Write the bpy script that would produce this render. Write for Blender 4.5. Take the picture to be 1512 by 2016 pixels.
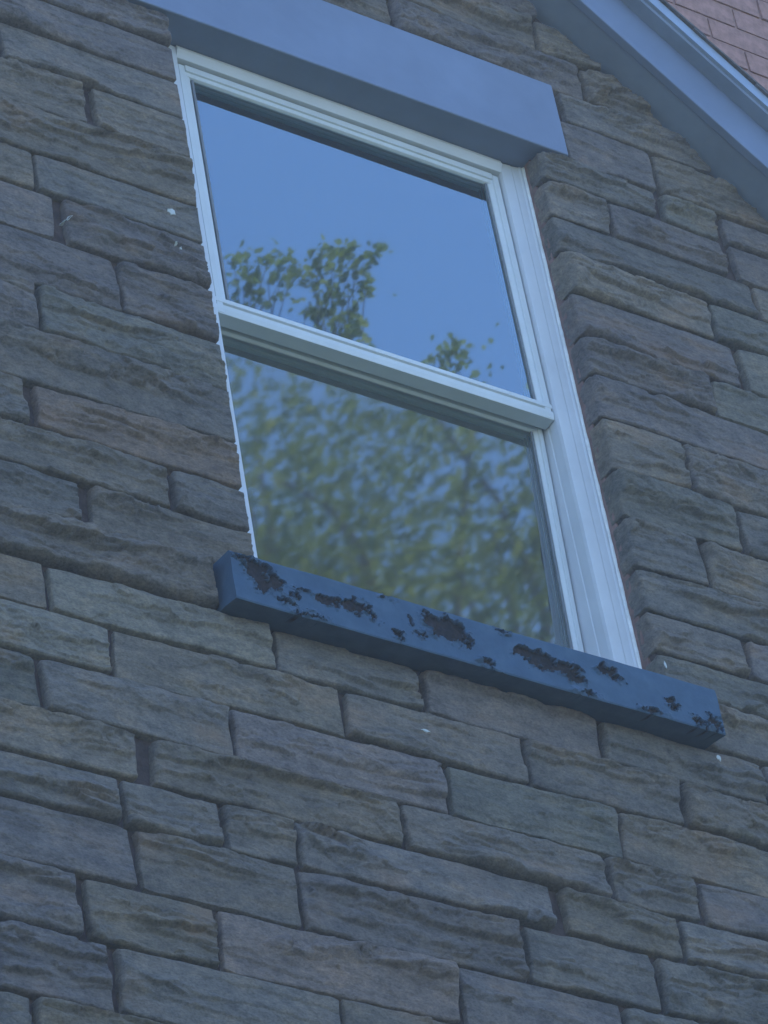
import bpy, bmesh, math, random
import numpy as np
from mathutils import Matrix, Vector

scene = bpy.context.scene
for _o in list(bpy.data.objects):
    bpy.data.objects.remove(_o, do_unlink=True)
COL = scene.collection
R = math.radians
Z0 = 6.3                      # height of the window's datum above the ground (second floor)

# ------------------------------------------------------------------ camera
CAM = np.array([-3.6115, -4.4281, -4.7020])
RM = np.array([[0.8356, -0.5299, -0.1447], [0.2515, 0.6008, -0.7588], [0.48804, 0.59840, 0.63540]])
_u, _s, _v = np.linalg.svd(RM); RM = _u @ _v
FPX = 7900.0
cam_d = bpy.data.cameras.new('camera'); cam = bpy.data.objects.new('camera', cam_d); COL.objects.link(cam)
cam_d.sensor_fit = 'VERTICAL'; cam_d.sensor_height = 36.0; cam_d.lens = 36.0 * FPX / 2016.0
cam_d.clip_start = 0.05; cam_d.clip_end = 2000
r_, u_, b_ = RM[0], -RM[1], -RM[2]
cam.matrix_world = Matrix(((r_[0], u_[0], b_[0], CAM[0]), (r_[1], u_[1], b_[1], CAM[1]), (r_[2], u_[2], b_[2], CAM[2] + Z0), (0, 0, 0, 1)))
scene.camera = cam

# ------------------------------------------------------------------ world, sun, exposure
SUN_EL, SUN_AZ = 58.0, 40.0  # azimuth: degrees counter-clockwise from +X (behind the house)
world = bpy.data.worlds.new('World'); scene.world = world; world.use_nodes = True
wn = world.node_tree.nodes; wl = world.node_tree.links
for n in list(wn): wn.remove(n)
w_out = wn.new('ShaderNodeOutputWorld'); w_bg = wn.new('ShaderNodeBackground'); w_sky = wn.new('ShaderNodeTexSky')
w_sky.sky_type = 'NISHITA'; w_sky.sun_disc = False
w_sky.sun_elevation = R(SUN_EL); w_sky.sun_rotation = R(90.0 - SUN_AZ)
w_sky.air_density = 1.0; w_sky.dust_density = 0.0; w_sky.ozone_density = 10.0
w_bg.inputs['Strength'].default_value = 0.15
wl.new(w_sky.outputs['Color'], w_bg.inputs['Color']); wl.new(w_bg.outputs['Background'], w_out.inputs['Surface'])
sun_d = bpy.data.lights.new('sun', 'SUN'); sun_d.energy = 3.2; sun_d.angle = R(0.5); sun_d.color = (1.0, 0.93, 0.82)
sun = bpy.data.objects.new('sun', sun_d); COL.objects.link(sun)
_sd = Vector((math.cos(R(SUN_AZ)) * math.cos(R(SUN_EL)), math.sin(R(SUN_AZ)) * math.cos(R(SUN_EL)), math.sin(R(SUN_EL))))
sun.rotation_euler = _sd.to_track_quat('Z', 'Y').to_euler(); sun.location = (0, 0, 30)
vs = scene.view_settings
vs.view_transform = 'Standard'; vs.look = 'None'; vs.gamma = 1.0; vs.use_curve_mapping = False
vs.exposure = 1.64
scene.cycles.use_denoising = True
scene.cycles.max_bounces = 8; scene.cycles.volume_bounces = 1; scene.cycles.sample_clamp_indirect = 6.0; scene.cycles.transparent_max_bounces = 16

# ------------------------------------------------------------------ helpers
def link(o, parent=None):
    COL.objects.link(o)
    if parent is not None: o.parent = parent
    return o
def empty(name, label, cat, loc=(0, 0, 0)):
    o = bpy.data.objects.new(name, None); link(o); o.location = loc
    o['label'] = label; o['category'] = cat
    return o
def part_empty(name, parent, label=None):
    o = bpy.data.objects.new(name, None); link(o, parent)
    if label: o['label'] = label
    return o
def mesh_obj(name, verts, faces, mat, parent=None, smooth=False, origin=None, label=None):
    """verts in window coordinates (z = 0 at the datum); the object origin sits at `origin`."""
    v = np.asarray(verts, float).copy(); v[:, 2] += Z0
    o_ = np.zeros(3) if origin is None else np.array([origin[0], origin[1], origin[2] + Z0])
    me = bpy.data.meshes.new(name); me.from_pydata((v - o_).tolist(), [], [list(map(int, f)) for f in faces])
    me.materials.append(mat); me.update()
    if smooth: me.polygons.foreach_set('use_smooth', [True] * len(me.polygons))
    ob = bpy.data.objects.new(name, me); ob.location = o_; link(ob, parent)
    if label: ob['label'] = label
    return ob
def box_geo(x0, x1, y0, y1, z0, z1):
    v = [(x0, y0, z0), (x1, y0, z0), (x1, y1, z0), (x0, y1, z0), (x0, y0, z1), (x1, y0, z1), (x1, y1, z1), (x0, y1, z1)]
    f = [(0, 3, 2, 1), (4, 5, 6, 7), (0, 1, 5, 4), (1, 2, 6, 5), (2, 3, 7, 6), (3, 0, 4, 7)]
    return v, f
def bevel(ob, w, seg=2):
    m = ob.modifiers.new('bevel', 'BEVEL'); m.width = w; m.segments = seg; m.limit_method = 'ANGLE'; m.angle_limit = R(40)
    return ob
def box(name, x0, x1, y0, y1, z0, z1, mat, parent=None, bw=0.0, label=None):
    v, f = box_geo(x0, x1, y0, y1, z0, z1)
    c = ((x0 + x1) / 2, (y0 + y1) / 2, (z0 + z1) / 2)
    ob = mesh_obj(name, v, f, mat, parent, origin=c, label=label)
    if bw: bevel(ob, bw)
    return ob
def extrude_profile(name, prof, axis, a0, a1, mat, parent=None, label=None, bw=0.0):
    """closed profile (list of 2-D points) swept along X ('x': profile is (y,z)) or Z ('z': profile is (x,y))."""
    n = len(prof)
    if axis == 'x': v = [(a0, p[0], p[1]) for p in prof] + [(a1, p[0], p[1]) for p in prof]
    elif axis == 'y': v = [(p[0], a0, p[1]) for p in prof] + [(p[0], a1, p[1]) for p in prof]
    else: v = [(p[0], p[1], a0) for p in prof] + [(p[0], p[1], a1) for p in prof]
    f = [(i, (i + 1) % n, n + (i + 1) % n, n + i) for i in range(n)] + [tuple(range(n - 1, -1, -1)), tuple(range(n, 2 * n))]
    ob = mesh_obj(name, v, f, mat, parent, origin=tuple(np.mean(v, axis=0)), label=label)
    bm = bmesh.new(); bm.from_mesh(ob.data); bmesh.ops.recalc_face_normals(bm, faces=bm.faces); bm.to_mesh(ob.data); bm.free()
    if bw: bevel(ob, bw)
    return ob

def _hash(ix, iy, seed):
    h = (ix.astype(np.int64) * 374761393 + iy.astype(np.int64) * 668265263 + int(seed) * 1442695041) & 0xffffffff
    h = ((h ^ (h >> 13)) * 1274126177) & 0xffffffff
    h = (h ^ (h >> 16)) & 0xffffffff
    return h / 4294967295.0
def noise(x, y, seed=0):
    """2-D gradient noise, roughly -1..1"""
    x = np.asarray(x, float); y = np.asarray(y, float); x, y = np.broadcast_arrays(x, y)
    ix = np.floor(x); iy = np.floor(y); fx = x - ix; fy = y - iy
    sx = fx * fx * fx * (fx * (fx * 6 - 15) + 10); sy = fy * fy * fy * (fy * (fy * 6 - 15) + 10)
    def g(dx, dy):
        a = _hash(ix + dx, iy + dy, seed) * 2 * math.pi
        return np.cos(a) * (fx - dx) + np.sin(a) * (fy - dy)
    n0 = g(0, 0) * (1 - sx) + g(1, 0) * sx; n1 = g(0, 1) * (1 - sx) + g(1, 1) * sx
    return (n0 * (1 - sy) + n1 * sy) * 1.5
def sstep(a, b, x):
    t = np.clip((x - a) / (b - a), 0, 1); return t * t * (3 - 2 * t)
def project(p):
    c = RM @ (np.asarray(p, float) - CAM); return 756 + FPX * c[0] / c[2], 1008 + FPX * c[1] / c[2]

# ------------------------------------------------------------------ materials
class NT:
    def __init__(self, name):
        self.m = bpy.data.materials.new(name); self.m.use_nodes = True
        self.n = self.m.node_tree.nodes; self.l = self.m.node_tree.links
        self.bsdf = self.n['Principled BSDF']; self.out = self.n['Material Output']
    def new(self, t, **kw):
        n = self.n.new(t)
        for k, v in kw.items(): setattr(n, k, v)
        return n
    def link(self, a, b): self.l.new(a, b)
    def coords(self, scale=(1, 1, 1), rnd=True):
        tc = self.new('ShaderNodeTexCoord'); mp = self.new('ShaderNodeMapping'); mp.inputs['Scale'].default_value = scale
        if rnd:
            oi = self.new('ShaderNodeObjectInfo'); mm = self.new('ShaderNodeMath', operation='MULTIPLY'); mm.inputs[1].default_value = 57.0
            self.link(oi.outputs['Random'], mm.inputs[0])
            ad = self.new('ShaderNodeVectorMath', operation='ADD'); self.link(tc.outputs['Object'], ad.inputs[0]); self.link(mm.outputs[0], ad.inputs[1])
            self.link(ad.outputs[0], mp.inputs['Vector'])
        else: self.link(tc.outputs['Object'], mp.inputs['Vector'])
        return mp.outputs['Vector']
    def noise(self, vec, scale, detail=4, rough=0.6):
        n = self.new('ShaderNodeTexNoise'); n.inputs['Scale'].default_value = scale; n.inputs['Detail'].default_value = detail
        n.inputs['Roughness'].default_value = rough
        if vec is not None: self.link(vec, n.inputs['Vector'])
        return n.outputs['Fac']
    def ramp(self, fac, stops):
        r = self.new('ShaderNodeValToRGB'); e = r.color_ramp.elements
        while len(e) < len(stops): e.new(0.5)
        for i, (p, c) in enumerate(stops):
            e[i].position = p; e[i].color = (*c, 1) if not isinstance(c, (int, float)) else (c, c, c, 1)
        self.link(fac, r.inputs['Fac']); return r.outputs['Color']
    def mix(self, fac, a, b, mode='MIX'):
        n = self.new('ShaderNodeMix', data_type='RGBA', blend_type=mode)
        for s, v in ((n.inputs[0], fac), (n.inputs[6], a), (n.inputs[7], b)):
            if isinstance(v, (int, float)): s.default_value = v
            elif isinstance(v, tuple): s.default_value = (*v, 1)
            else: self.link(v, s)
        return n.outputs[2]
    def bump(self, h, strength, dist, normal=None):
        b = self.new('ShaderNodeBump'); b.inputs['Strength'].default_value = strength; b.inputs['Distance'].default_value = dist
        self.link(h, b.inputs['Height'])
        if normal is not None: self.link(normal, b.inputs['Normal'])
        return b.outputs['Normal']

def stone_material():
    t = NT('rock_faced_sandstone')
    oi = t.new('ShaderNodeObjectInfo')
    v = t.coords((1, 1, 1.7))
    n1 = t.noise(v, 9, 6, 0.65); n2 = t.noise(v, 38, 5, 0.7); n3 = t.noise(v, 4.5, 3, 0.5)
    c = t.mix(1.0, oi.outputs['Color'], t.ramp(n1, [(0.28, (0.66, 0.68, 0.71)), (0.5, (1.0, 1.0, 1.0)), (0.75, (1.36, 1.22, 1.04))]), 'MULTIPLY')
    c = t.mix(1.0, c, t.ramp(n2, [(0.25, (0.58, 0.58, 0.60)), (0.5, (1, 1, 1)), (0.78, (1.42, 1.38, 1.30))]), 'MULTIPLY')
    c = t.mix(1.0, c, t.ramp(t.noise(v, 170, 4, 0.7), [(0.28, (0.62, 0.63, 0.66)), (0.5, (1, 1, 1)), (0.74, (1.36, 1.33, 1.26))]), 'MULTIPLY')
    vb = t.coords((1, 1, 11)); vein = t.ramp(t.noise(vb, 7, 6, 0.7), [(0.30, (0.76, 0.77, 0.79)), (0.42, (1, 1, 1)), (0.60, (1, 1, 1)), (0.74, (1.14, 1.09, 1.02))])  # bedding veins; their dark streaks also stand in for deeper ledge shadows
    c = t.mix(1.0, c, vein, 'MULTIPLY')
    rust = t.ramp(n3, [(0.58, 0.0), (0.80, 0.42)])
    c = t.mix(rust, c, (0.23, 0.135, 0.085))
    moss = t.ramp(t.noise(v, 6.3, 4, 0.6), [(0.64, 0.0), (0.80, 0.3)])
    c = t.mix(moss, c, (0.105, 0.125, 0.085))
    t.link(c, t.bsdf.inputs['Base Color'])
    t.bsdf.inputs['Roughness'].default_value = 0.9; t.bsdf.inputs['Specular IOR Level'].default_value = 0.25
    v2 = t.coords((1, 1, 1.35))
    nb = t.bump(t.noise(v2, 85, 7, 0.75), 1.0, 0.005)
    nb = t.bump(t.noise(v2, 420, 3, 0.6), 0.5, 0.001, nb)
    t.link(nb, t.bsdf.inputs['Normal'])
    return t.m
def plain(name, col, rough=0.6, var=0.12, scale=14, bump=0.0, bscale=120, spec=0.4, metal=0.0, bdist=0.002):
    t = NT(name); v = t.coords((1, 1, 1), False)
    n = t.noise(v, scale, 5, 0.6)
    lo = tuple(max(0, c * (1 - 2 * var)) for c in col); hi = tuple(min(1, c * (1 + 2 * var)) for c in col)
    t.link(t.ramp(n, [(0.25, lo), (0.5, col), (0.75, hi)]), t.bsdf.inputs['Base Color'])
    t.bsdf.inputs['Roughness'].default_value = rough; t.bsdf.inputs['Specular IOR Level'].default_value = spec; t.bsdf.inputs['Metallic'].default_value = metal
    if bump: t.link(t.bump(t.noise(v, bscale, 5, 0.65), bump, bdist), t.bsdf.inputs['Normal'])
    return t.m
def sill_material():
    t = NT('peeling_slate_paint'); v = t.coords((1, 1, 1), False)
    at = t.new('ShaderNodeAttribute'); at.attribute_name = 'chip'
    paint = t.ramp(t.noise(v, 22, 6, 0.65), [(0.2, (0.034, 0.070, 0.122)), (0.5, (0.046, 0.092, 0.152)), (0.8, (0.066, 0.118, 0.182))])
    bare = t.ramp(t.noise(v, 55, 6, 0.7), [(0.25, (0.004, 0.005, 0.006)), (0.5, (0.009, 0.009, 0.011)), (0.64, (0.022, 0.016, 0.016)), (0.82, (0.045, 0.05, 0.06))])
    c = t.mix(at.outputs['Fac'], paint, bare)
    t.link(c, t.bsdf.inputs['Base Color']); t.bsdf.inputs['Roughness'].default_value = 0.7; t.bsdf.inputs['Specular IOR Level'].default_value = 0.18
    t.link(t.bump(t.noise(v, 160, 5, 0.6), 0.35, 0.002), t.bsdf.inputs['Normal'])
    return t.m
def glass_material(name, ior, rough=0.0, tint=(1, 1, 1)):
    t = NT(name); t.n.remove(t.bsdf)
    fr = t.new('ShaderNodeFresnel'); fr.inputs['IOR'].default_value = ior
    tr = t.new('ShaderNodeBsdfTransparent'); tr.inputs['Color'].default_value = (0.96, 0.975, 0.97, 1)
    gl = t.new('ShaderNodeBsdfGlossy'); gl.inputs['Roughness'].default_value = rough; gl.inputs['Color'].default_value = (*tint, 1)
    v = t.coords((1, 1, 1), False)
    nb = t.bump(t.noise(v, 3.0, 2, 0.5), 0.02, 0.01); t.link(nb, gl.inputs['Normal'])
    mx = t.new('ShaderNodeMixShader'); t.link(fr.outputs[0], mx.inputs[0]); t.link(tr.outputs[0], mx.inputs[1]); t.link(gl.outputs[0], mx.inputs[2])
    t.link(mx.outputs[0], t.out.inputs['Surface'])
    return t.m
def brick_wall_material():
    t = NT('far_brickwork'); tc = t.new('ShaderNodeTexCoord'); mp = t.new('ShaderNodeMapping'); t.link(tc.outputs['Object'], mp.inputs['Vector'])
    mp.inputs['Rotation'].default_value = (R(90), 0, 0)
    b = t.new('ShaderNodeTexBrick'); t.link(mp.outputs[0], b.inputs['Vector'])
    b.inputs['Scale'].default_value = 1.0; b.inputs['Brick Width'].default_value = 0.22; b.inputs['Row Height'].default_value = 0.085; b.inputs['Mortar Size'].default_value = 0.006
    b.inputs['Color1'].default_value = (0.30, 0.17, 0.14, 1); b.inputs['Color2'].default_value = (0.34, 0.20, 0.165, 1); b.inputs['Mortar'].default_value = (0.25, 0.165, 0.145, 1)
    t.link(b.outputs['Color'], t.bsdf.inputs['Base Color']); t.bsdf.inputs['Roughness'].default_value = 0.9
    return t.m
def leaf_material():
    t = NT('maple_leaf'); t.n.remove(t.bsdf)
    oi = t.new('ShaderNodeTexCoord'); n = t.noise(oi.outputs['Object'], 1.7, 3, 0.6)
    c = t.ramp(n, [(0.3, (0.10, 0.15, 0.045)), (0.55, (0.17, 0.22, 0.065)), (0.75, (0.25, 0.28, 0.09))])
    d = t.new('ShaderNodeBsdfDiffuse'); tl = t.new('ShaderNodeBsdfTranslucent'); t.link(c, d.inputs['Color']); t.link(c, tl.inputs['Color'])
    mx = t.new('ShaderNodeMixShader'); mx.inputs[0].default_value = 0.62; t.link(d.outputs[0], mx.inputs[1]); t.link(tl.outputs[0], mx.inputs[2])
    t.link(mx.outputs[0], t.out.inputs['Surface'])
    return t.m

M_STONE = stone_material()
M_MORTAR = plain('brown_mortar', (0.070, 0.052, 0.048), 0.95, 0.25, 30, 0.8, 90, 0.2, 0, 0.006)
M_JAMBMORTAR = plain('reddish_mortar', (0.21, 0.135, 0.12), 0.95, 0.2, 30, 0.8, 90, 0.2, 0, 0.006)
M_PAINT = plain('slate_blue_paint', (0.152, 0.200, 0.295), 0.55, 0.07, 5, 0.35, 26, 0.4, 0.0, 0.002)
M_SOFFIT = plain('slate_blue_soffit', (0.19, 0.24, 0.32), 0.6, 0.08, 8, 0.2, 160)
M_SILL = sill_material()
M_VINYL = plain('white_window_paint', (0.57, 0.60, 0.64), 0.45, 0.035, 9, 0.08, 160, 0.5)
M_SASH = plain('white_sash_vinyl', (0.58, 0.62, 0.64), 0.4, 0.03, 12, 0.05, 160, 0.5)
M_CAULK = plain('old_white_caulk', (0.72, 0.74, 0.74), 0.7, 0.1, 40, 0.5, 120)
M_TRACK = plain('grey_gasket', (0.16, 0.18, 0.20), 0.6, 0.1, 20)
M_SCREEN = plain('grey_aluminium_track', (0.42, 0.47, 0.50), 0.4, 0.06, 20, 0.0, 100, 0.5)
M_GLASS = glass_material('upper_window_glass', 3.7, 0.017, (0.80, 0.96, 1.0))
M_GLASS2 = glass_material('lower_window_glass', 3.3, 0.025, (0.9, 1.0, 1.0))
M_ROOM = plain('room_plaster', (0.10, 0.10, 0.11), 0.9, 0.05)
M_CURTAIN = plain('pale_curtain', (0.84, 0.93, 0.90), 0.9, 0.05)
M_SHINGLE = plain('dark_shingle', (0.10, 0.10, 0.11), 0.9, 0.3, 60, 0.6, 200)
M_DRIP = plain('pale_drip_edge', (0.30, 0.36, 0.44), 0.35, 0.05, 20, 0.0, 100, 0.5, 0.3)
M_BRICK = plain('pink_brick', (0.335, 0.185, 0.155), 0.9, 0.18, 40, 0.6, 180)
M_BRICKMORTAR = brick_wall_material()
M_BARK = plain('bark', (0.10, 0.08, 0.065), 0.95, 0.3, 20, 0.9, 40, 0.2, 0, 0.02)
M_LEAF = leaf_material()
M_GRASS = plain('lawn', (0.045, 0.065, 0.028), 0.95, 0.3, 0.8, 0.5, 30)
M_SPECK = plain('white_paint_drip', (0.48, 0.52, 0.52), 0.5, 0.05)

# ------------------------------------------------------------------ ground
g = mesh_obj('ground', [(-70, -70, -Z0), (70, -70, -Z0), (70, 70, -Z0), (-70, 70, -Z0)], [(0, 1, 2, 3)], M_GRASS)
g['kind'] = 'structure'

# ------------------------------------------------------------------ the stone house
house = empty('stone_house', 'rock-faced sandstone house front with a white sash window under a gable', 'house')
OX0, OX1, OZ0, OZ1 = -0.300, 0.609, -0.245, 1.216         # window opening
WX0, WX1 = -1.62, 1.93                                   # width of the gabled front
def rake(x):                                             # underside of the sloping roof trim where it meets the wall
    xc = 0.155
    return 1.657 - 0.794 * (abs(x - xc) - (0.747 - xc))
LX0, LX1, LZ0, LZ1 = -0.412, 0.680, 1.216, 1.432         # lintel
SX0, SX1, SZ0, SZ1 = -0.392, 0.676, -0.361, -0.252       # sill

wall = part_empty('wall', house, 'brown grey rock-faced sandstone wall laid in uneven courses')
MY = 0.024
def prism(name, pts, y0, y1, mat, parent):
    return extrude_profile(name, pts, 'y', y0, y1, mat, parent)
tR = rake(OX1); tL = rake(OX0); xa = 0.155
prism('mortar_bed', [(WX0, -Z0), (OX0 - 0.002, -Z0), (OX0 - 0.002, rake(OX0)), (WX0, rake(WX0))], MY, 0.28, M_MORTAR, wall)
prism('mortar_bed', [(OX1 + 0.004, -Z0), (WX1, -Z0), (WX1, rake(WX1)), (OX1 + 0.004, rake(OX1))], MY, 0.28, M_MORTAR, wall)
prism('mortar_bed', [(OX0 - 0.002, OZ1 + 0.01), (OX1 + 0.004, OZ1 + 0.01), (OX1 + 0.004, rake(OX1)), (xa, rake(xa)), (OX0 - 0.002, rake(OX0))], MY, 0.28, M_MORTAR, wall)
prism('mortar_bed', [(OX0 - 0.002, -Z0), (OX1 + 0.004, -Z0), (OX1 + 0.004, OZ0 - 0.03), (OX0 - 0.002, OZ0 - 0.03)], MY, 0.28, M_MORTAR, wall)

def stone_height(x, z, w, h, rg):
    """relief of a split sandstone face, metres outwards (x, z local, centred)"""
    s = int(rg.integers(1, 10 ** 6))
    xw = x + 0.022 * noise(x * 9, z * 22, s) + 0.006 * noise(x * 40, z * 70, s + 1)
    zw = z + 0.013 * noise(x * 11, z * 16, s + 2) + 0.004 * noise(x * 45, z * 60, s + 3)
    out = np.full(x.shape, 1.0)
    for i in range(int(rg.integers(3, 6))):                # flat facets left by the chisel
        cx = rg.uniform(-w / 2, w / 2); cz = rg.uniform(-h / 2, h / 2)
        sx = rg.normal(0, 0.045); sz = rg.normal(0.0, 0.23); h0 = rg.uniform(0.013, 0.021)
        out = np.minimum(out, h0 + sx * (xw - cx) + sz * (zw - cz) + 0.0018 * noise(x * 20, z * 45, s + 10 + i))
    # broken facets: every point belongs to the nearest of a few seeds and lies on that seed's own small plane
    K = int(max(5, w * h / rg.uniform(0.0016, 0.0034)))
    sx_ = rg.uniform(-w / 2, w / 2, K); sz_ = rg.uniform(-h / 2, h / 2, K); hk = rg.normal(0, 0.0021, K); gx = rg.normal(0, 0.06, K); gz = rg.normal(0, 0.13, K)
    best = np.full(x.shape, 9.0); fac = np.zeros(x.shape)
    xr = x + 0.016 * noise(x * 24, z * 30, s + 80) + 0.006 * noise(x * 80, z * 90, s + 81); zr = z + 0.011 * noise(x * 26, z * 32, s + 82) + 0.005 * noise(x * 85, z * 80, s + 83)
    for k in range(K):
        d2 = ((xr - sx_[k]) / 1.9) ** 2 + (zr - sz_[k]) ** 2
        b = d2 < best; best = np.where(b, d2, best); fac = np.where(b, hk[k] + gx[k] * (x - sx_[k]) + gz[k] * (z - sz_[k]), fac)
    out = out + fac * rg.uniform(0.5, 1.25)
    for k in range(int(rg.integers(2, 5))):                # long undercut ledges running with the bed
        cx = rg.uniform(-w / 2, w / 2); rx = rg.uniform(0.09, 0.34); z0 = rg.uniform(-0.34, 0.40) * h; dep = rg.uniform(0.007, 0.017)
        slope = rg.normal(0, 0.035)
        zc = z0 + slope * (x - cx) + 0.016 * noise(x * 6, k * 3.7, s + 40 + k) + 0.006 * noise(x * 28, k * 1.3, s + 50 + k) + 0.0025 * noise(x * 90, k * 2.3, s + 55 + k)
        tap = sstep(1.0, 0.5, np.abs(x - cx) / rx + 0.25 * noise(x * 14, 0.7, s + 58 + k))
        sd = zc - z
        out = out - dep * tap * sstep(-0.0015, 0.0015, sd) * np.exp(-np.maximum(sd, 0) / rg.uniform(0.010, 0.045))
    for k in range(int(rg.integers(0, 4))):                # shell-shaped scallops with a sharp upper rim
        cx = rg.uniform(-w / 2, w / 2); cz = rg.uniform(-0.35, 0.25) * h; rx = rg.uniform(0.02, 0.06); rz = rg.uniform(0.010, 0.024); dep = rg.uniform(0.005, 0.012)
        a = (xw - cx) / rx; b = (zw - cz) / rz
        q = np.sqrt(a * a + b * b)
        out = out - dep * sstep(1.0, 0.86, q) * np.clip(0.35 + 0.65 * (b + 1) / 2, 0.2, 1)
    for k in range(int(rg.integers(2, 7))):                # thin open bedding cracks
        cx = rg.uniform(-w / 2, w / 2); rx = rg.uniform(0.04, 0.2); z0 = rg.uniform(-0.4, 0.42) * h; dep = rg.uniform(0.003, 0.008); wd = rg.uniform(0.0018, 0.0036)
        zc = z0 + rg.normal(0, 0.05) * (x - cx) + 0.010 * noise(x * 8, k * 5.7, s + 140 + k) + 0.005 * noise(x * 35, k * 2.9, s + 150 + k)
        out = out - dep * sstep(1.0, 0.6, np.abs(x - cx) / rx) * np.exp(-((z - zc) / wd) ** 2)
    st = rg.uniform(0.3, 1.6) if rg.random() < 0.7 else 2.8
    out = out + 0.0007 * st * noise(x * 9, z * 110, s + 60) + 0.0022 * noise(x * 18, z * 38, s + 61) + 0.0015 * noise(x * 50, z * 70, s + 62) + 0.0011 * noise(x * 120, z * 150, s + 63)
    q = noise(x * 5.5 + s % 97, z * 17, s + 70) * 2.6 + noise(x * 22, z * 48, s + 71) * 0.5; qf = np.floor(q)
    out = out + 0.0026 * (qf + sstep(0.84, 1.0, q - qf)) * rg.uniform(0.2, 1.2)
    cl = noise(x * 4.5, z * 13, s + 72) + 0.25 * noise(x * 30, z * 60, s + 73)
    out = out - 0.004 * (1 - sstep(0.0, 0.08, np.abs(cl))) * sstep(0.05, 0.35, noise(x * 6, z * 9, s + 74))
    return np.where(out < 0.002, 0.002 + (out - 0.002) * 0.2, out)
PALETTE = [(0.164, 0.146, 0.128), (0.160, 0.142, 0.134), (0.154, 0.146, 0.124), (0.174, 0.152, 0.124), (0.156, 0.139, 0.132), (0.170, 0.148, 0.122), (0.160, 0.145, 0.129), (0.148, 0.138, 0.124)]
def stone_geo(x0, x1, zb, zt, rg, res, jamb=False):
    w, h = x1 - x0, zt - zb
    nx = max(6, int(w / res)); nz = max(5, int(h / res))
    s = int(rg.integers(1, 10 ** 6))
    u = np.linspace(0, 1, nx + 1); v = np.linspace(0, 1, nz + 1)
    a = 0.0032
    zT = zt + a * noise(u * w * 9 + x0 * 7, 0.5, s) + 0.0016 * noise(u * w * 40, 3.5, s) - 0.004 * (np.exp(-u * w / 0.012) + np.exp(-(1 - u) * w / 0.012)) * rg.uniform(0, 1.4)
    zB = zb + a * noise(u * w * 9 + x0 * 7, 7.5, s) + 0.0016 * noise(u * w * 40, 9.5, s) + 0.004 * (np.exp(-u * w / 0.012) + np.exp(-(1 - u) * w / 0.012)) * rg.uniform(0, 1.4)
    lean = rg.normal(0, 0.004, 2)
    xL = x0 + a * noise(v * h * 22, 1.5, s + 1) + lean[0] * (v - .5); xR = x1 + a * noise(v * h * 22, 4.5, s + 2) + lean[1] * (v - .5)
    if abs(x1 - OX0) < 1e-6: xR = x1 + 0.0010 * noise(v * h * 22, 4.5, s + 2)
    if jamb: xL = x0 + 0.0016 * noise(v * h * 22, 1.5, s + 1)
    rk = np.array([rake(x) - 0.012 for x in (x0 + u * w)])
    zT = np.maximum(np.minimum(zT, rk), zB + 0.004)
    U, V = np.meshgrid(u, v)
    X = xL[:, None] * (1 - U) + xR[:, None] * U; Z = zB[None, :] * (1 - V) + zT[None, :] * V
    lx = X - (x0 + x1) / 2; lz = Z - (zb + zt) / 2
    H = stone_height(lx, lz, w, h, rg)
    d = np.minimum(np.minimum(U, 1 - U) * w, np.minimum(V, 1 - V) * h)
    dn = d * (1 + 0.6 * noise(lx * 30, lz * 40, s + 5))
    cap = 0.004 + 1.5 * np.maximum(dn, 0)
    H = np.minimum(H, cap)
    e = sstep(-0.0015, 0.003, dn)
    Hh = (H + 0.004) * e - 0.004
    lift = rg.normal(0, 0.0018)
    Y = np.minimum(0.007 - Hh - lift, 0.019)
    n = nx + 1
    P = np.stack([X, Y, Z], -1).reshape(-1, 3)
    idx = np.arange((nz + 1) * n).reshape(nz + 1, n)
    F = np.stack([idx[:-1, :-1], idx[:-1, 1:], idx[1:, 1:], idx[1:, :-1]], -1).reshape(-1, 4)
    loop = np.concatenate([idx[0, :], idx[1:, -1], idx[-1, -2::-1], idx[-2:0:-1, 0]])
    verts = [P]; faces = [F]; prev = loop; cnt = len(P); base = P[loop]
    rings = [0.038] if not jamb else [0.010, 0.018, 0.026, 0.034, 0.042, 0.052]
    left = (base[:, 0] < x0 + 0.006)
    for k, yy in enumerate(rings):
        ring = base.copy(); ring[:, 1] = np.maximum(base[:, 1] + 0.001 * (k + 1), yy)
        if jamb:
            ring[:, 0] -= left * (0.0030 * (0.6 + noise(base[:, 2] * 45, yy * 60, s + 9)))
        ids = np.arange(cnt, cnt + len(loop)); cnt += len(loop)
        verts.append(ring)
        faces.append(np.stack([prev, ids, np.roll(ids, -1), np.roll(prev, -1)], -1)); prev = ids
    return np.concatenate(verts), np.concatenate(faces)
def make_stone(x0, x1, zb, zt, seed, tint=None, jamb=False):
    rg = np.random.default_rng(seed)
    cs = [project((x, 0, z)) for x in (x0, x1, (x0 + x1) / 2) for z in (zb, zt)]
    seen = any(-60 < c[0] < 1572 and -60 < c[1] < 2076 for c in cs)
    v, f = stone_geo(x0, x1, zb, zt, rg, 0.0027 if seen else 0.011, jamb)
    c = ((x0 + x1) / 2, 0.0, (zb + zt) / 2)
    ob = mesh_obj('stone', v, f, M_STONE, wall, smooth=True, origin=c)
    b = np.array(tint if tint is not None else PALETTE[int(rg.integers(len(PALETTE)))]) * rg.uniform(0.84, 1.06)
    ob.color = (*[float(q) for q in b], 1)
    return ob

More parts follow.
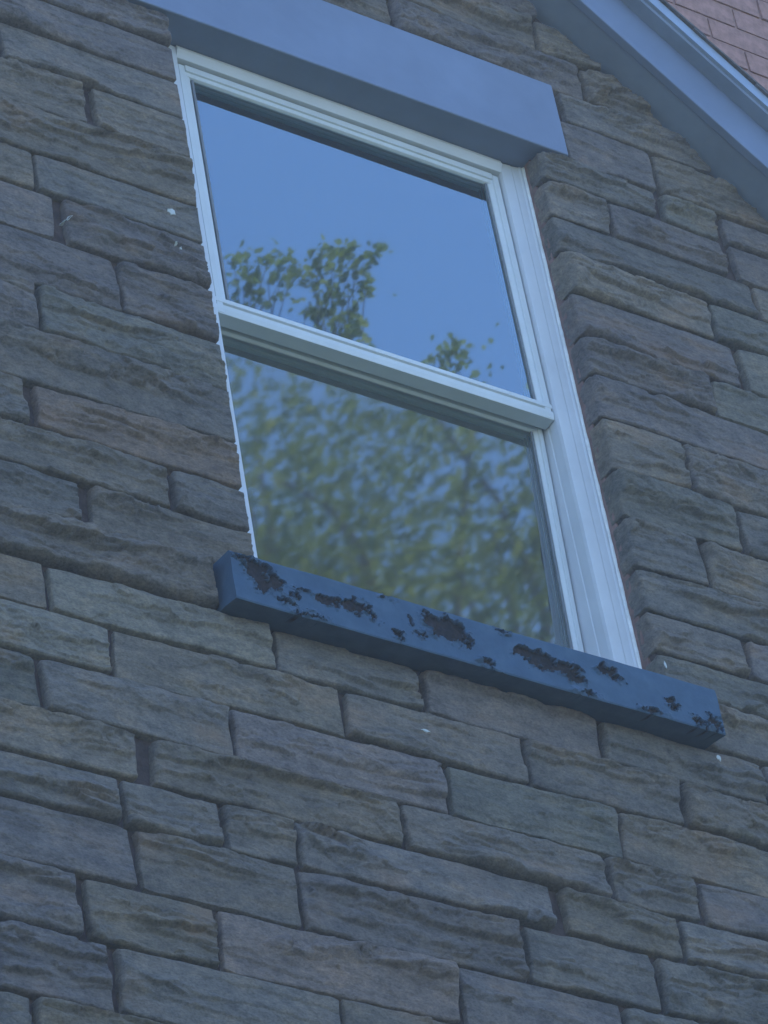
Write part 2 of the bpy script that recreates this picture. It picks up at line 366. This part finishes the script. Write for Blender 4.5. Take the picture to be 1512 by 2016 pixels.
ZJ = [2.12, 1.99, 1.86, 1.745, 1.65, 1.545, 1.437, 1.343, 1.215, 1.131, 1.025, 0.921, 0.803, 0.680, 0.578, 0.461, 0.322, 0.198, 0.069, -0.037, -0.140, -0.238,
      -0.351, -0.455, -0.563, -0.677, -0.780, -0.877, -1.003, -1.127, -1.258, -1.37, -1.475, -1.59]
HEADS = {  # head joints read off the photograph, by the row's upper joint: (x, joint width)
    1.437: [(0.705, .012), (0.10, .01), (-0.33, .01)], 1.343: [(0.93, .016)], 1.215: [(0.917, .026), (1.084, .02), (-0.72, .012)], 1.131: [(0.768, .010), (1.085, .03), (-0.86, .014)], 1.025: [(-0.70, .01), (1.13, .012)],
    0.921: [(-0.516, .024), (0.985, .01)], 0.803: [(1.025, .022), (-0.86, .012)], 0.680: [(0.93, .010), (-0.66, .008)], 0.578: [(-0.617, .026), (1.08, .012)], 0.461: [(-0.506, .008), (0.806, .009), (-1.0, .012)], 0.322: [(-0.691, .010), (0.907, .018)],
    0.198: [(0.787, .010), (-0.86, .014), (1.12, .012)], 0.069: [(-0.729, .022), (0.99, .012)], -0.037: [(-0.458, .015), (-0.92, .012), (0.84, .012)], -0.140: [(-0.642, .026), (0.93, .012)], -0.238: [(-0.93, .012), (0.86, .010)],
    -0.351: [(-0.738, .011), (-0.288, .013), (0.023, .017), (0.419, .013), (0.80, .012)], -0.455: [(-0.625, .013), (-0.158, .011), (0.228, .009), (0.579, .014), (0.95, .012)],
    -0.563: [(-0.774, .014), (-0.403, .012), (0.038, .014), (0.411, .010), (0.84, .012)], -0.677: [(-0.589, .034), (-0.077, .016), (0.363, .014), (0.568, .015), (0.97, .012)],
    -0.780: [(-0.645, .012), (-0.450, .014), (-0.306, .009), (0.232, .030), (0.500, .014), (0.88, .012)], -0.877: [(-0.631, .016), (-0.316, .014), (0.140, .015), (0.425, .016), (0.80, .012), (-0.97, .012)],
    -1.003: [(-0.742, .022), (-0.491, .011), (-0.018, .013), (0.33, .012), (0.70, .012)], -1.127: [(-0.914, .013), (-0.700, .018), (-0.270, .012), (0.15, .012), (0.52, .012)], -1.258: [(-0.855, .012), (-0.45, .012), (0.02, .014), (0.40, .012)]}
TINTS = {(0.069, -0.5): (0.205, 0.158, 0.125), (-0.780, -0.18): (0.165, 0.150, 0.14), (-0.563, -0.2): (0.172, 0.148, 0.138), (-1.003, -0.25): (0.182, 0.148, 0.130), (-1.127, 0.0): (0.182, 0.158, 0.132), (-0.351, -0.5): (0.192, 0.176, 0.145), (-0.455, -0.75): (0.19, 0.175, 0.145)}
rr = random.Random(11)
seed = 100
for i in range(len(ZJ) - 1):
    zt, zb = ZJ[i], ZJ[i + 1]
    heads = list(HEADS.get(zt, []))
    xs = sorted(heads)
    def extend(xs):
        if not xs: xs = [(rr.uniform(-0.2, 0.3), .012)]
        while xs[0][0] > WX0 + 0.55: xs.insert(0, (xs[0][0] - rr.uniform(0.28, 0.5), rr.uniform(.009, .016)))
        while xs[-1][0] < WX1 - 0.55: xs.append((xs[-1][0] + rr.uniform(0.28, 0.5), rr.uniform(.009, .016)))
        return xs
    xs = extend(xs)
    xs = [(WX0, 0)] + xs + [(WX1, 0)]
    bg = rr.uniform(0.0055, 0.0095) * 0.5
    for (xa0, wa), (xb0, wb) in zip(xs[:-1], xs[1:]):
        a, b = xa0 + wa / 2, xb0 - wb / 2
        spans = [(a, b, False)]
        def cut(spans, c0, c1, jambside):
            out = []
            for (p, q, j) in spans:
                if q <= c0 or p >= c1: out.append((p, q, j)); continue
                if p < c0: out.append((p, c0, j))
                if q > c1: out.append((c1, q, jambside))
            return out
        if zb < OZ1 - 0.01 and zt > OZ0 + 0.03: spans = cut(spans, OX0, OX1, True)
        if zb < LZ1 - 0.02 and zt > LZ0 + 0.02: spans = cut(spans, LX0 - 0.008, LX1 + 0.008, False)
        if zb < SZ1 - 0.02 and zt > SZ0 + 0.02: spans = cut(spans, SX0 - 0.006, SX1 + 0.006, False)
        for (p, q, j) in spans:
            if q - p < 0.035: continue
            # keep the part of the stone that lies under the sloping trim
            lim = [x for x in np.linspace(p, q, 60) if rake(x) > zb + 0.03]
            if len(lim) < 4: continue
            p2, q2 = max(p, lim[0]), min(q, lim[-1])
            if q2 - p2 < 0.04: continue
            seed += 1
            tint = None
            for (tz, tx), tc in TINTS.items():
                if abs(tz - zt) < 1e-6 and p2 <= tx <= q2: tint = tc
            make_stone(p2, q2, zb + bg, zt - bg, seed, tint, j)
# the remaining courses down to the ground, too many to count one by one
vv, ff, off = [], [], 0
zt = ZJ[-1]; rg = np.random.default_rng(5)
while zt > -Z0 + 0.05:
    zb = max(zt - rg.uniform(0.095, 0.13), -Z0); x = WX0
    while x < WX1 - 0.05:
        x2 = min(WX1, x + rg.uniform(0.26, 0.5))
        if WX1 - x2 < 0.12: x2 = WX1
        v, f = stone_geo(x + .006, x2 - .006, zb + .005, zt - .005, rg, 0.022)
        vv.append(v); ff.append(f + off); off += len(v); x = x2
    zt = zb
ob = mesh_obj('lower_stone_courses', np.concatenate(vv), np.concatenate(ff), M_STONE, wall, smooth=True); ob['kind'] = 'stuff'; ob.color = (0.20, 0.18, 0.16, 1)

# right-hand reveal behind the stones: reddish mortar return
v, f = box_geo(OX1 - 0.0005, OX1 + 0.006, 0.040, 0.30, OZ0 - 0.02, OZ1); mesh_obj('mortar_return', v, f, M_JAMBMORTAR, wall)
# drips of white paint on the stones, laid on the relief
bpy.context.view_layer.update(); _dg = bpy.context.evaluated_depsgraph_get()
def wall_y(x, z):
    hit, loc, *_r = scene.ray_cast(_dg, Vector((x, -0.3, z + Z0)), Vector((0, 1, 0)), distance=1.0)
    return loc.y if hit else 0.0
for k, (x, z, s1, s2) in enumerate([(-0.605, 0.521, .008, .005), (-0.364, 0.639, .012, .009), (-0.368, 0.549, .0035, .004), (-0.356, 0.544, .003, .004), (0.009, -0.502, .010, .004), (0.696, -0.372, .006, .008), (0.618, -0.172, .0025, .013)]):
    n = 14; rg = np.random.default_rng(70 + k); rad = 0.6 + 0.6 * rg.random(n)
    top, rim = [], []
    for i in range(n):
        px_, pz_ = x + s1 * rad[i] * math.cos(2 * math.pi * i / n), z + s2 * rad[i] * math.sin(2 * math.pi * i / n); y_ = wall_y(px_, pz_)
        top.append((x + (px_ - x) * 0.8, wall_y(x + (px_ - x) * 0.8, z + (pz_ - z) * 0.8) - 0.0012, z + (pz_ - z) * 0.8)); rim.append((px_, y_ + 0.0005, pz_))
    mesh_obj('paint_drip', top + rim + [(x, wall_y(x, z) - 0.0018, z)], [(i, (i + 1) % n, 2 * n) for i in range(n)] + [(i, n + i, n + (i + 1) % n, (i + 1) % n) for i in range(n)], M_SPECK, wall, origin=(x, 0, z))

# ------------------------------------------------------------------ lintel and sill
lin = box('lintel', LX0, LX1, -0.006, 0.105, LZ0, LZ1, M_PAINT, house, 0.003, 'smooth slate-blue painted lintel above the window')
def make_sill():
    res = 0.0025
    yF, yB = -0.047, 0.20
    prof = [(0.02, SZ0 + 0.012), (-0.01, SZ0 + 0.008), (-0.036, SZ0 + 0.002), (-0.0455, SZ0), (yF, SZ0 + 0.003)]
    nz = int((SZ1 - SZ0) / res)
    for i in range(1, nz): prof.append((yF, SZ0 + 0.003 + (SZ1 - SZ0 - 0.006) * i / nz))
    prof += [(yF + 0.0005, SZ1 - 0.002), (yF + 0.003, SZ1), (-0.02, SZ1 + 0.003), (0.03, SZ1 + 0.010), (yB, SZ1 + 0.018)]
    prof = np.array(prof); nx = int((SX1 - SX0) / res); xs = np.linspace(SX0, SX1, nx + 1)
    X = np.repeat(xs[:, None], len(prof), 1); Y = np.repeat(prof[None, :, 0], nx + 1, 0); Z = np.repeat(prof[None, :, 1], nx + 1, 0)
    chips = [(-0.345, -0.286, .022, .018), (-0.322, -0.308, .020, .016), (-0.358, -0.264, .016, .008), (-0.30, -0.300, .014, .014), (-0.378, -0.262, .008, .006), (-0.251, -0.300, .014, .005), (-0.195, -0.306, .026, .012),
             (-0.136, -0.302, .028, .014), (-0.10, -0.312, .01, .01), (0.061, -0.293, .046, .026), (0.022, -0.280, .014, .012), (0.095, -0.318, .014, .010), (0.233, -0.296, .028, .015), (0.272, -0.303, .026, .020), (0.312, -0.308, .03, .014), (0.337, -0.322, .022, .011),
             (0.419, -0.284, .024, .012), (0.557, -0.321, .012, .012), (0.57, -0.325, .006, .006), (0.649, -0.330, .012, .008), (0.625, -0.349, .016, .008), (0.66, -0.345, .012, .012), (0.509, -0.353, .026, .005), (-0.051, -0.343, .012, .007), (0.14, -0.349, .018, .006), (-0.29, -0.336, .016, .008), (-0.02, -0.30, .007, .007), (0.00, -0.325, .008, .005), (-0.24, -0.352, .03, .005), (0.36, -0.352, .02, .004), (-0.07, -0.258, .012, .004), (-0.33, -0.272, .02, .010), (-0.305, -0.288, .012, .008), (-0.335, -0.325, .012, .006), (-0.27, -0.318, .010, .006), (0.045, -0.312, .018, .008), (0.25, -0.318, .016, .007), (0.345, -0.298, .014, .007), (0.44, -0.296, .010, .006), (0.61, -0.34, .008, .006), (0.19, -0.262, .010, .004)]
    wx = X + 0.013 * noise(X * 60, Z * 60, 3) + 0.007 * noise(X * 170, Z * 170, 4); wz = Z + 0.010 * noise(X * 55, Z * 70, 5) + 0.006 * noise(X * 170, Z * 160, 6)
    m = np.zeros(X.shape); ring = np.zeros(X.shape)
    for cx, cz, a, b in chips:
        q = np.sqrt(((wx - cx) / a) ** 2 + ((wz - cz) / b) ** 2)
        m = np.maximum(m, sstep(1.06, 0.94, q)); ring = np.maximum(ring, sstep(1.0 + 0.006 / min(a, b), 1.02, q))
    front = (Y < yF + 0.002) | (Z < SZ0 + 0.004)
    m = m * front
    deep = m * (0.0050 + 0.0025 * noise(X * 90, Z * 90, 9))
    Y = Y - np.where(front, ring * (1 - m) * np.clip(0.0030 + 0.006 * noise(X * 50, Z * 50, 17), 0, 0.007), 0)
    Y = Y + np.where(front, deep, 0) - np.where(front, 0.0012 * noise(X * 12, Z * 30, 12), 0)
    Z = Z + 0.0015 * noise(X * 7, 0.5, 14)
    n = len(prof); idx = np.arange((nx + 1) * n).reshape(nx + 1, n)
    F = np.stack([idx[:-1, :-1], idx[:-1, 1:], idx[1:, 1:], idx[1:, :-1]], -1).reshape(-1, 4)
    P = np.stack([X, Y, Z], -1).reshape(-1, 3)
    faces = [tuple(q) for q in F] + [tuple(idx[0, ::-1]), tuple(idx[-1, :])]
    faces.append((idx[0, 0], idx[-1, 0], idx[-1, -1], idx[0, -1]))
    ob = mesh_obj('sill', P, faces, M_SILL, house, label='thick slate-blue sill with peeling paint under the window')
    at = ob.data.attributes.new('chip', 'FLOAT', 'POINT'); at.data.foreach_set('value', m.reshape(-1).astype(np.float32))
    bm = bmesh.new(); bm.from_mesh(ob.data); bmesh.ops.recalc_face_normals(bm, faces=bm.faces); bm.to_mesh(ob.data); bm.free()
    return ob
make_sill()

# ------------------------------------------------------------------ window
win = part_empty('window', house, 'white double-hung sash window mirroring blue sky and a leafy tree')
WB = OZ0 + 0.002
# outer frame: jambs with stepped moulding (profile in x,y, right side), mirrored for the left
def jamb_profile(sgn):
    # from the stone inwards: outer lip, shallow cove, flat face, deep jamb with two tracks
    pr = [(0.0, 0.20), (0.0, 0.066), (0.010, 0.065), (0.013, 0.068), (0.028, 0.0705), (0.032, 0.0695), (0.056, 0.072), (0.058, 0.080),
          (0.058, 0.100), (0.0566, 0.102), (0.0566, 0.107), (0.058, 0.109), (0.058, 0.20)]
    return [((OX1 - p[0]) if sgn > 0 else (OX0 + p[0]), p[1]) for p in pr]
extrude_profile('jamb', jamb_profile(1), 'z', WB - 0.01, OZ1 - 0.002, M_VINYL, win, bw=0.0012)
extrude_profile('jamb', jamb_profile(-1), 'z', WB - 0.01, OZ1 - 0.002, M_VINYL, win, bw=0.0012)
extrude_profile('head', [(0.20, OZ1 - 0.001), (0.068, OZ1 - 0.001), (0.066, OZ1 - 0.010), (0.074, OZ1 - 0.030), (0.084, OZ1 - 0.032), (0.20, OZ1 - 0.034)], 'x', OX0 + 0.056, OX1 - 0.056, M_VINYL, win, bw=0.001)
IX0, IX1 = OX0 + 0.0585, OX1 - 0.0585
def sash(y0, z0, z1, top_h, bot_h, stile, tilt, gname, gmat, th=0.034, g_in=0.013, label=None):
    """four members with a stepped glazing bead and a pane; tilt shears y with height"""
    objs = []
    def bead(face):  # y offsets: face plane, step, glass
        return None
    x0, x1 = IX0 + 0.0045, IX1 - 0.0045
    st = [(0, 0), (stile * 0.45, 0), (stile * 0.5, 0.004), (stile * 0.85, 0.006), (stile, g_in), (stile, th), (0, th)]
    objs.append(extrude_profile('stile', [(x1 - a, y0 + b) for a, b in st], 'z', z0 + 0.0025, z1 - 0.0025, M_SASH, win, bw=0.0008))
    objs.append(extrude_profile('stile', [(x0 + a, y0 + b) for a, b in st], 'z', z0 + 0.0025, z1 - 0.0025, M_SASH, win, bw=0.0008))
    tp = [(0, 0), (top_h * 0.5, 0), (top_h * 0.55, 0.004), (top_h * 0.85, 0.005), (top_h, g_in), (top_h, th), (0, th)]
    objs.append(extrude_profile('top_rail', [(y0 - 0.0006 + b, z1 - a) for a, b in tp], 'x', x0 + stile * 0.5, x1 - stile * 0.5, M_SASH, win, bw=0.0008))
    bp = [(0, 0.002), (bot_h * 0.30, 0), (bot_h * 0.5, 0), (bot_h * 0.55, 0.005), (bot_h * 0.7, 0.005), (bot_h * 0.74, 0.0), (bot_h, 0.0), (bot_h, g_in), (bot_h, th), (0, th)]
    objs.append(extrude_profile('bottom_rail', [(y0 - 0.0008 + b, z0 + a) for a, b in bp], 'x', IX0 + 0.0008, IX1 - 0.0008, M_SASH, win, bw=0.0008))
    gy = y0 + g_in - 0.004
    objs.append(box('glazing_gasket', x1 - stile - 0.004, x1 - stile + 0.001, gy - 0.004, gy + 0.001, z0 + bot_h, z1 - top_h, M_TRACK, win))
    objs.append(box('glazing_gasket', x0 + stile - 0.001, x0 + stile + 0.004, gy - 0.004, gy + 0.001, z0 + bot_h, z1 - top_h, M_TRACK, win))
    objs.append(box('pane', x0 + stile - 0.003, x1 - stile + 0.003, gy, gy + 0.005, z0 + bot_h - 0.003, z1 - top_h + 0.003, gmat, win, label=label))
    if tilt:
        for o in objs:
            for vtx in o.data.vertices:
                zw = vtx.co.z + o.location.z - Z0
                vtx.co.y += (z1 - zw) * tilt
    return objs
sash(0.0805, 0.489, OZ1 - 0.037, 0.031, 0.040, 0.031, 0.0, 'upper', M_GLASS, label='upper pane reflecting clear blue sky with a few leaves')
sash(0.1180, WB + 0.004, 0.525, 0.040, 0.045, 0.022, 0.042, 'lower', M_GLASS2, th=0.03, g_in=0.014, label='lower pane reflecting dense green foliage')
# caulk beads along the frame
def bead(name, x, y, z0, z1, rad, sd, ax='z'):
    n = 160; k = 7; zs = np.linspace(z0, z1, n); v = []; f = []
    for i, z in enumerate(zs):
        rr_ = rad * (1 + 0.30 * noise(z * 22, 0.3, sd) + 0.18 * noise(z * 80, 2.3, sd)); dx = 0.0010 * noise(z * 18, 5.1, sd)
        for j in range(k):
            t = 2 * math.pi * j / k
            v.append((x + dx + rr_ * math.cos(t), y + rr_ * math.sin(t), z) if ax == 'z' else (z, y + rr_ * math.sin(t), x + dx + rr_ * math.cos(t)))
    for i in range(n - 1):
        for j in range(k): f.append((i * k + j, i * k + (j + 1) % k, (i + 1) * k + (j + 1) % k, (i + 1) * k + j))
    return mesh_obj(name, v, f, M_CAULK, win, smooth=True)
bead('caulk_bead', OX1 - 0.001, 0.0655, WB - 0.004, OZ1 - 0.004, 0.0045, 21)
bead('caulk_bead', OX0 + 0.003, 0.0630, WB - 0.004, OZ1 - 0.03, 0.0045, 22)

# room behind the window
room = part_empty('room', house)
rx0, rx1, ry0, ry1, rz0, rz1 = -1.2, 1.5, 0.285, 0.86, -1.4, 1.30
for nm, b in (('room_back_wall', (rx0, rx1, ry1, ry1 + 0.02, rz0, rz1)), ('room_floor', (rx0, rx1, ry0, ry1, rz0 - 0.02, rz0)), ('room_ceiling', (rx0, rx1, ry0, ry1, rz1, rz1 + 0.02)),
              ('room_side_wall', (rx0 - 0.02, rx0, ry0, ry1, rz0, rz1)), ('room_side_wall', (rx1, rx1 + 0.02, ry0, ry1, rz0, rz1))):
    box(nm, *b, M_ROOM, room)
def curtain(x0, x1, y, z0, z1):
    n = 60; v = []; f = []
    for i in range(n + 1):
        x = x0 + (x1 - x0) * i / n; yy = y + 0.014 * math.sin(i * 0.9) + 0.006 * math.sin(i * 0.37)
        v += [(x, yy, z0), (x, yy, z1), (x, yy + 0.002, z0), (x, yy + 0.002, z1)]
    for i in range(n):
        a = 4 * i; b = a + 4
        f += [(a, b, b + 1, a + 1), (a + 2, a + 3, b + 3, b + 2), (a + 1, b + 1, b + 3, a + 3), (a, a + 2, b + 2, b)]
    return mesh_obj('curtain', v, f, M_CURTAIN, None, smooth=True, origin=((x0 + x1) / 2, y, z0))
cu = curtain(0.635, 0.78, 0.33, -0.35, 1.28); cu['label'] = 'pale curtain edge inside the window behind the right side of the upper pane'; cu['category'] = 'curtain'

def blind(x0, x1, y, z0, z1):
    n = 26; v = []; f = []
    for i in range(n + 1):
        z = z0 + (z1 - z0) * i / n; yy = y + 0.006 * math.sin(i * 2.1)
        v += [(x0, yy, z), (x1, yy, z), (x0, yy + 0.003, z), (x1, yy + 0.003, z)]
    for i in range(n):
        a = 4 * i; b = a + 4
        f += [(a, a + 1, b + 1, b), (a + 2, b + 2, b + 3, a + 3), (a, b, b + 2, a + 2), (a + 1, a + 3, b + 3, b + 1)]
    return mesh_obj('cafe_curtain', v, f, M_CURTAIN, None, smooth=True, origin=((x0 + x1) / 2, y, z0))
cc_ = blind(-0.295, 0.60, 0.215, -0.30, 0.62); cc_['label'] = 'pale half curtain hanging inside behind the lower pane'; cc_['category'] = 'curtain'

# ------------------------------------------------------------------ gable roof edge
roof = part_empty('roof', house, 'sloping slate-blue gable trim at the upper right')
def rake_strip(name, y0, y1, d0, d1, mat, side=1, xa=0.155, xe=2.15, bw=0.0, label=None):
    """strip following the slope between vertical offsets d0..d1 above the soffit line, y0..y1 deep"""
    s = side; x0 = xa; x1 = xa + s * (xe - xa)
    v = [(x0, y0, rake(x0) + d0), (x1, y0, rake(x1) + d0), (x1, y1, rake(x1) + d0), (x0, y1, rake(x0) + d0),
         (x0, y0, rake(x0) + d1), (x1, y0, rake(x1) + d1), (x1, y1, rake(x1) + d1), (x0, y1, rake(x0) + d1)]
    f = [(0, 3, 2, 1), (4, 5, 6, 7), (0, 1, 5, 4), (1, 2, 6, 5), (2, 3, 7, 6), (3, 0, 4, 7)]
    ob = mesh_obj(name, v, f, mat, roof, origin=tuple(np.mean(v, axis=0)), label=label)
    bm = bmesh.new(); bm.from_mesh(ob.data); bmesh.ops.recalc_face_normals(bm, faces=bm.faces); bm.to_mesh(ob.data); bm.free()
    if bw: bevel(ob, bw)
    return ob
for sd in (1, -1):
    rake_strip('soffit_board', -0.064, 0.30, 0.004, 0.024, M_SOFFIT, sd)
    rake_strip('rake_board', -0.085, -0.065, 0.0, 0.178, M_PAINT, sd, bw=0.002)
    rake_strip('trim_moulding', -0.118, -0.0855, 0.150, 0.180, M_SOFFIT, sd)
    rake_strip('roof_deck', -0.100, 0.86, 0.1815, 0.200, M_SHINGLE, sd)
    rake_strip('drip_edge', -0.126, -0.1185, 0.165, 0.204, M_DRIP, sd)
    n_s = 14
    for k in range(n_s):
        t0 = 0.155 + sd * (k * 0.145); t1 = 0.155 + sd * ((k + 1) * 0.145 + 0.03)
        v = []
        for yy in (-0.132, 0.86):
            v += [(t0, yy, rake(t0) + 0.206), (t1, yy, rake(t1) + 0.214), (t1, yy, rake(t1) + 0.221), (t0, yy, rake(t0) + 0.211)]
        ob = mesh_obj('shingle_course', v, [(0, 1, 2, 3), (7, 6, 5, 4), (0, 4, 5, 1), (1, 5, 6, 2), (2, 6, 7, 3), (3, 7, 4, 0)], M_SHINGLE, roof, origin=tuple(np.mean(v, axis=0)))
# side walls of the gabled front
box('side_wall', WX0, WX0 + 0.2, 0.281, 0.879, -Z0, rake(WX0), M_MORTAR, house)
box('side_wall', WX1 - 0.2, WX1, 0.281, 0.879, -Z0, rake(WX1), M_MORTAR, house)

# ------------------------------------------------------------------ brick building behind
BY = 0.90
bb = empty('brick_building', 'pinkish brick wall rising behind the sloping roof trim', 'building', (0, 0, 0))
box('brick_backing', -5.0, 7.0, BY, 9.0, -Z0, 5.2, M_BRICKMORTAR, bb)
CH, BL = 0.0865, 0.215
bmes = None
for r in range(-4, 12):
    z = 3.02 + r * CH
    for c in range(-2, 6):
        x = 2.30 + c * BL + (BL / 2 if r % 2 else 0)
        rg = np.random.default_rng(900 + r * 31 + c)
        if bmes is None:
            v, f = box_geo(-0.1025, 0.1025, -0.012, 0.012, -0.039, 0.039)
            bmes = bpy.data.meshes.new('brick'); bmes.from_pydata(v, [], f); bmes.materials.append(M_BRICK)
        o = bpy.data.objects.new('brick', bmes); o.location = (x, BY + 0.007 + rg.normal(0, 0.001), z + Z0); o.rotation_euler = (rg.normal(0, .006), rg.normal(0, .004), rg.normal(0, .006)); link(o, bb)

# ------------------------------------------------------------------ maple tree, seen in the panes
tree = empty('maple_tree', 'tall leafy maple tree mirrored in the window panes', 'tree')
VD = 22.0
def mirror_pt(px, py, dist=VD, gy=0.10):
    c = np.array([(px - 756) / FPX, (py - 1008) / FPX, 1.0]); d = RM.T @ c; d /= np.linalg.norm(d)
    P = CAM + d * dist
    return np.array([P[0], 2 * gy - P[1], P[2]])
CR = 3.8
ctr = mirror_pt(700, 770, VD + 2.5) + RM[1] * np.array([1, -1, 1]) * (CR * 0.97 + 0.30)
rgt = np.random.default_rng(77)
def leaf_quads(pts, size, rg):
    """one 6-sided leaf per point, with a fold along the midrib"""
    n = len(pts)
    a = rg.normal(size=(n, 3)); a /= np.linalg.norm(a, axis=1)[:, None]
    up = np.array([0, 0, 1.0]); nrm = rg.normal(size=(n, 3)) * 0.8 + up; nrm /= np.linalg.norm(nrm, axis=1)[:, None]
    a = np.cross(nrm, a); a /= np.linalg.norm(a, axis=1)[:, None]; b = np.cross(nrm, a)
    s = (size * rg.uniform(0.65, 1.3, n))[:, None]
    shape = [(-0.55, 0, 0), (-0.25, 0.5, .1), (0.12, 0.42, .08), (0.62, 0, -.06), (0.12, -0.42, .08), (-0.25, -0.5, .1)]
    V = np.concatenate([(pts + s * (a * p[0] + b * p[1] + nrm * p[2]))[:, None, :] for p in shape], 1).reshape(-1, 3)
    base = np.arange(n)[:, None] * 6
    F = np.concatenate([base + np.array([[0, 3, 2, 1]]), base + np.array([[0, 5, 4, 3]])], 0)
    return V, F
# trunk and limbs
def limb(path, r0, r1, k=8):
    path = np.array(path); n = len(path); v = []; f = []
    for i, p in enumerate(path):
        t = path[min(i + 1, n - 1)] - path[max(i - 1, 0)]; t = t / (np.linalg.norm(t) + 1e-9)
        e = np.array([1, 0, 0.]) if abs(t[0]) < 0.8 else np.array([0, 1., 0]); a = np.cross(t, e); a /= np.linalg.norm(a); b = np.cross(t, a)
        r = r0 + (r1 - r0) * i / (n - 1)
        for j in range(k): v.append(p + r * (math.cos(2 * math.pi * j / k) * a + math.sin(2 * math.pi * j / k) * b))
    for i in range(n - 1):
        for j in range(k): f.append((i * k + j, i * k + (j + 1) % k, (i + 1) * k + (j + 1) % k, (i + 1) * k + j))
    return np.array(v), f
def bend(p, q, n, amp, rg):
    p, q = np.array(p, float), np.array(q, float); ts = np.linspace(0, 1, n); o = rg.normal(size=3) * amp; o2 = rg.normal(size=3) * amp * 0.5
    return [p + (q - p) * t + o * math.sin(math.pi * t) + o2 * math.sin(2 * math.pi * t) for t in ts]
base = np.array([ctr[0] + 0.2, ctr[1] - 0.3, -Z0]); fork = np.array([ctr[0], ctr[1], ctr[2] - 3.2])
v, f = limb(bend(base, fork, 10, 0.12, rgt), 0.30, 0.20, 12); mesh_obj('trunk', v, f, M_BARK, tree, smooth=True)
tips = []
for k in range(16):
    d = rgt.normal(size=3); d[2] = abs(d[2]) * 0.9 + 0.1; d /= np.linalg.norm(d)
    q = ctr + d * CR * rgt.uniform(0.55, 0.85) * np.array([1, 1, 0.95])
    path = bend(fork + (0, 0, rgt.uniform(-0.6, 0.2)), q, 9, 0.35, rgt)
    v, f = limb(path, 0.09, 0.012); mesh_obj('limb', v, f, M_BARK, tree, smooth=True); tips += path[3:]
# sprays that stick out at the top of the crown
SPRAYS = [((470, 590), [(455, 520), (480, 515), (505, 535), (525, 510), (545, 525), (565, 525), (465, 550), (495, 565), (550, 560), (575, 545), (520, 590), (460, 590), (480, 580)]),
          ((640, 640), [(630, 505), (650, 490), (670, 505), (690, 500), (735, 500), (715, 520), (600, 555), (625, 545), (655, 540), (680, 550), (710, 560), (720, 575), (620, 590), (650, 590), (675, 600), (640, 625), (595, 610), (690, 620), (615, 625)]),
          ((860, 730), [(885, 698), (905, 700), (890, 715), (855, 712), (870, 718)]),
          ((700, 670), [(690, 655), (705, 662), (670, 660), (650, 650)])]
spr_pts = []
for (ox, oy), pts in SPRAYS:
    root = mirror_pt(ox, oy + 170, VD + 0.5)
    for (px, py) in pts:
        dd = VD + rgt.normal(0, 0.12); c = mirror_pt(px, py, dd)
        v, f = limb(bend(root, c, 6, 0.06, rgt), 0.006, 0.002, 5); mesh_obj('twig', v, f, M_BARK, tree, smooth=True)
        spr_pts.append(c + rgt.normal(0, 0.040, (15, 3)))
V1, F1 = leaf_quads(np.concatenate(spr_pts), 0.042, rgt)
# crown leaves gathered in clumps
tips = np.array(tips)
ncl = 290; cd = rgt.normal(size=(ncl, 3)); cd /= np.linalg.norm(cd, axis=1)[:, None]
cc = ctr + cd * (CR * rgt.uniform(0.25, 1.0, ncl) ** 0.55)[:, None] * np.array([1, 1, 0.95])
cc[:, 2] += 0.25 * noise(cc[:, 0] * 1.3, cc[:, 1] * 1.3, 6)
allp = []
for c in cc:
    m = int(rgt.integers(190, 330)); allp.append(c + rgt.normal(0, 1, (m, 3)) * np.array([0.36, 0.36, 0.20]) * rgt.uniform(0.7, 1.3))
allp = np.concatenate(allp)
# the crown must end below the sprays: keep leaves under the slanting top of the crown
V2, F2 = leaf_quads(allp, 0.047, rgt)
crown = mesh_obj('crown', np.concatenate([V1, V2]), np.concatenate([F1, F2 + len(V1)]), M_LEAF, tree)

# ------------------------------------------------------------------ even haze volume added to imitate a lens veil
hm = bpy.data.materials.new('lens_veil_volume'); hm.use_nodes = True; hn = hm.node_tree.nodes
for n_ in list(hn): hn.remove(n_)
ho = hn.new('ShaderNodeOutputMaterial'); hv = hn.new('ShaderNodeVolumePrincipled')
hv.inputs['Color'].default_value = (0.74, 0.85, 1.0, 1); hv.inputs['Density'].default_value = 0.0060; hv.inputs['Anisotropy'].default_value = 0.0
hm.node_tree.links.new(hv.outputs[0], ho.inputs['Volume'])
v, f = box_geo(-75, 75, -75, 75, -Z0 - 1.0, 15.0)
hz = mesh_obj('veil_haze', v, f, hm); hz['kind'] = 'stuff'
